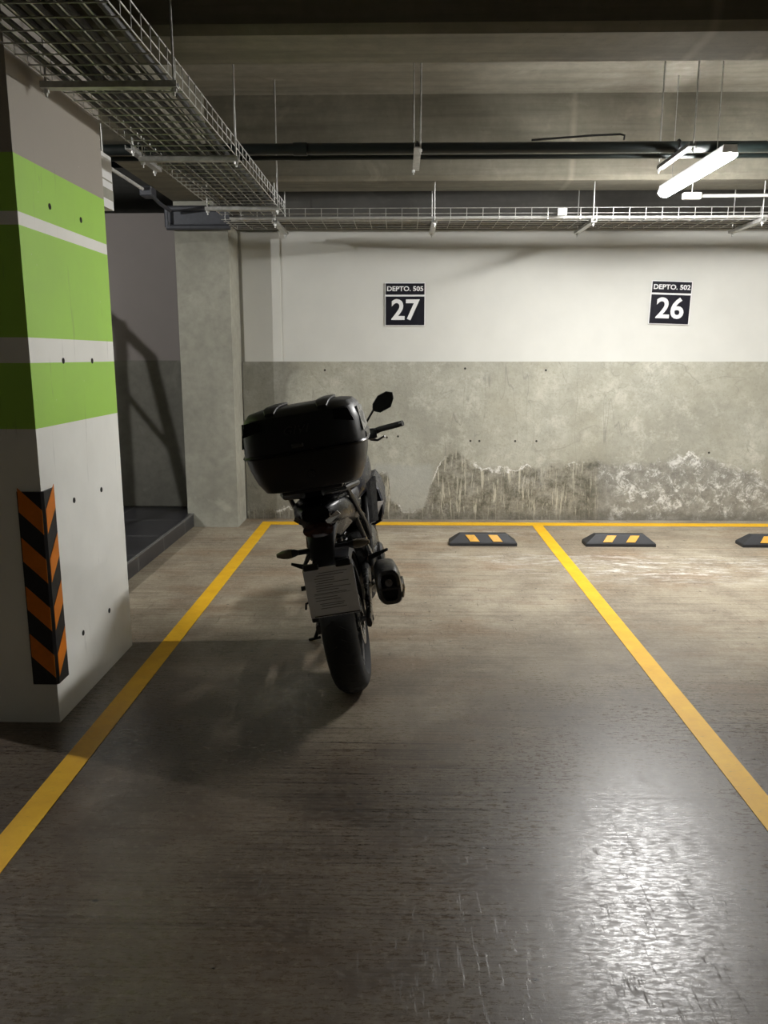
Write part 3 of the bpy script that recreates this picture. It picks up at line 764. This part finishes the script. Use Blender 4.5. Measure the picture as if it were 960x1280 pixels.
# number plate bracket, turn signals
MB().loft([[(a, y, z+b) for a, b in sq(0, 0, hx, hz, 16, 3)] for y, z, hx, hz in ((-.16, .80, .07, .03), (-.24, .765, .06, .028), (-.285, .73, .052, .022), (-.30, .68, .045, .015), (-.305, .63, .04, .012))]).build('plate_bracket', M['black_plastic'], bk)
m = MB(); m.tube([(-.14, -.255, .712), (.14, -.255, .712)], .011, 10); m.build('signal_bar', M['black_plastic'], bk)
for s in (-1, 1):
    ts = MB().loft([[(s*(.085+.030*k), -.262+(.004*k), .712+0) for _ in (0,)]*1 for k in ()]) if False else None
    rings = []
    for x, ry, rz in ((.10, .010, .009), (.115, .017, .015), (.14, .021, .019), (.165, .018, .016), (.188, .008, .007)):
        rings.append([(s*x, -.265+a, .715+b) for a, b in sq(0, 0, ry, rz, 14, 2)])
    sg = MB().loft(rings).build('turn_signal', M['black_plastic'], bk)
    rings = []
    for x, ry, rz in ((.125, .0205, .0175), (.142, .0225, .0195), (.165, .0195, .017), (.189, .009, .008)):
        rings.append([(s*x, -.268+a, .715+b) for a, b in sq(0, 0, ry, rz, 14, 2)])
    MB().loft(rings).build('lens', M['smoke'], sg)
# paper permit plate
pl = MB().box((.012, -.327, .553), (.202, .003, .205), rot=None).build('permit_plate', M['paper'], bk, smooth=False, label='pale laminated paper permit held in place of a number plate')
for s in (-1, 1):
    MB().box((.012+s*.065, -.331, .662), (.062, .018, .026), bev=.004).build('plate_clip', M['black_plastic'], bk)
m = MB()
for z, x0, x1 in ((.632, -.04, .075), (.622, -.05, .06), (.610, -.06, .02), (.600, -.06, .02), (.590, -.055, .075), (.580, -.06, .01), (.570, -.06, .08), (.560, -.06, .03), (.548, -.07, .06), (.531, -.07, .02), (.520, -.07, .03), (.505, -.055, .045), (.497, -.05, .04), (.486, -.055, .05)):
    m.box(((x0+x1)/2+.012, -.3291, z), (x1-x0, .0006, .0024))
m.box((.012, -.3291, .543), (.15, .0006, .0012)); m.build('printed_lines', M['ink'], pl, smooth=False)
MB().box((.02, -.330, .456), (.185, .004, .004)).build('plate_edge', M['gun_metal'], pl, smooth=False)
MB().box((-.075, -.31, .452), (.03, .02, .045), bev=.004).build('plate_reflector_mount', M['black_plastic'], bk)
# handlebar
bar_pts = [(-.37, 1.0, 1.055), (-.25, 1.05, 1.04), (-.12, 1.10, 1.0), (0, 1.115, .985), (.12, 1.10, 1.0), (.25, 1.05, 1.04), (.37, 1.0, 1.055)]
bar_pts = [Vector(p)+Vector((0, 0, -.0)) for p in bar_pts]
MB().tube(bar_pts, .011, 10).build('handlebar', M['black_metal'], bk)
for s in (-1, 1):
    g = MB().tube([(s*.225, 1.06, 1.032), (s*.25, 1.05, 1.040), (s*.362, 1.003, 1.054)], [.018, .0165, .0165], 14).build('grip', M['rubber'], bk)
    MB().tube([(s*.362, 1.003, 1.054), (s*.382, .994, 1.057)], [.015, .017], 12).build('bar_end', M['black_metal'], bk)
    MB().loft([[(s*x, 1.063-(x-.18)*.4+a, 1.022+b) for a, b in sq(0, 0, ry, rz, 14, 3)] for x, ry, rz in ((.165, .018, .02), (.175, .024, .03), (.215, .024, .03), (.23, .02, .024))]).build('switch_housing', M['black_plastic'], bk)
    MB().tube([(s*.17, 1.10, 1.01), (s*.19, 1.12, .985), (s*.225, 1.12, .975), (s*.27, 1.09, .995)], [.009, .008, .007, .006], 8).build('brake_lever' if s > 0 else 'clutch_lever', M['gun_metal'], bk)
    MB().tube([(s*.165, 1.07, 1.03), (s*.175, 1.06, 1.08), (s*.25, 1.03, 1.17)], .006, 8).build('mirror_stem', M['black_metal'], bk)
    def mring(k, y): 
        P0 = [(.255, 1.168), (.262, 1.205), (.30, 1.245), (.355, 1.262), (.392, 1.250), (.392, 1.215), (.368, 1.172), (.30, 1.15)]; P = [(u-.028, v-.02) for u, v in P0]
        cx = sum(p[0] for p in P)/8; cz = sum(p[1] for p in P)/8
        return [(s*(cx+(px-cx)*k*.92-.005), y, cz+(pz-cz)*k) for px, pz in P]
    mi = MB().loft([mring(.6, 1.055), mring(.9, 1.045), mring(1, 1.03), mring(.98, 1.018)]).build('mirror', M['black_plastic'], bk, angle=60)
    MB().loft([mring(.9, 1.0175), mring(.9, 1.016)]).build('mirror_glass', M['mirror'], mi)
MB().box((.185, 1.035, 1.055), (.014, .012, .012), bev=.003).build('kill_switch', M['redsw'], bk, label='red switch')
MB().tube([(.14, 1.12, 1.02), (.14, 1.12, 1.06)], .022, 14).build('brake_reservoir', M['black_plastic'], bk)
# exhaust
rings = []
def ex(y, cx, cz, hx, hz): return [(cx+a, y, cz+b) for a, b in sq(0, 0, hx, hz, 24, 3.4)]
MB().loft([ex(.38, .165, .40, .03, .03), ex(.32, .18, .41, .045, .06), ex(.25, .20, .425, .054, .082), ex(-.08, .225, .475, .056, .088), ex(-.14, .230, .48, .050, .078)]).build('muffler', M['black_metal'], bk)
MB().loft([ex(-.13, .230, .48, .053, .082), ex(-.165, .232, .483, .047, .074), ex(-.168, .232, .483, .034, .058), ex(-.12, .232, .483, .03, .05)], caps=True).build('muffler_cap', M['gun_metal'], bk)
MB().tube([(.232, -.174, .505), (.232, -.10, .505)], .016, 14).build('exhaust_outlet', M['grey_metal'], bk)
MB().box((.232, -.166, .478), (.095, .01, .012), bev=.003).build('cap_bridge', M['gun_metal'], bk)
MB().tube([(.287, -.15, .52), (.292, -.16, .475), (.280, -.15, .43)], .006, 8).build('guard_strip', M['chrome'], bk)
MB().tube([(.165, .38, .40), (.15, .50, .33), (.10, .7, .24), (.04, .95, .28), (0, 1.08, .42), (0, 1.02, .56)], .021, 12).build('exhaust_pipe', M['gun_metal'], bk)
# footpegs
for s in (-1, 1):
    MB().prism([(s*.12, .36, .60), (s*.12, .24, .62), (s*.15, .12, .56), (s*.155, .13, .545), (s*.14, .26, .56), (s*.12, .38, .50)], (s*.012, 0, 0)).build('peg_bracket', M['gun_metal'], bk, smooth=False)
    MB().tube([(s*.15, .12, .555), (s*(.235 if s > 0 else .205), .10, .585)], [.013, .006], 10).build('pillion_peg', M['rubber'], bk)
    MB().tube([(s*.15, .50, .36), (s*.25, .48, .36)], .012, 10).build('rider_peg', M['rubber'], bk)
# shock
MB().tube([(0, .42, .42), (0, .34, .68)], .016, 10).build('shock_absorber', M['grey_metal'], bk)
m = MB(); m.tube([(.034*math.cos(k*.7), .42-.08*k/60+.034*math.sin(k*.7), .44+.22*k/60) for k in range(61)], .006, 6); m.build('shock_spring', M['black_metal'], bk)
# side stand: left, foot on floor
inv = Matrix.Rotation(-LEAN, 3, 'Y')
foot = inv @ Vector((-.25, .60, .0)); top = Vector((-.10, .62, .30))
MB().tube([top, (top+foot)/2+Vector((-.01, -.02, 0)), foot+Vector((0, 0, .012))], [.012, .011, .010], 10).build('side_stand', M['black_metal'], bk)
MB().tube([foot+Vector((-.035, 0, .006)), foot+Vector((.03, 0, .012))], .008, 8).build('stand_foot', M['black_metal'], bk)
# small key-fob shaped guards at the left of the plate
MB().tube([(-.11, -.10, .46), (-.135, -.12, .455), (-.14, -.12, .43)], .005, 6).build('chain_adjuster', M['black_metal'], bk)
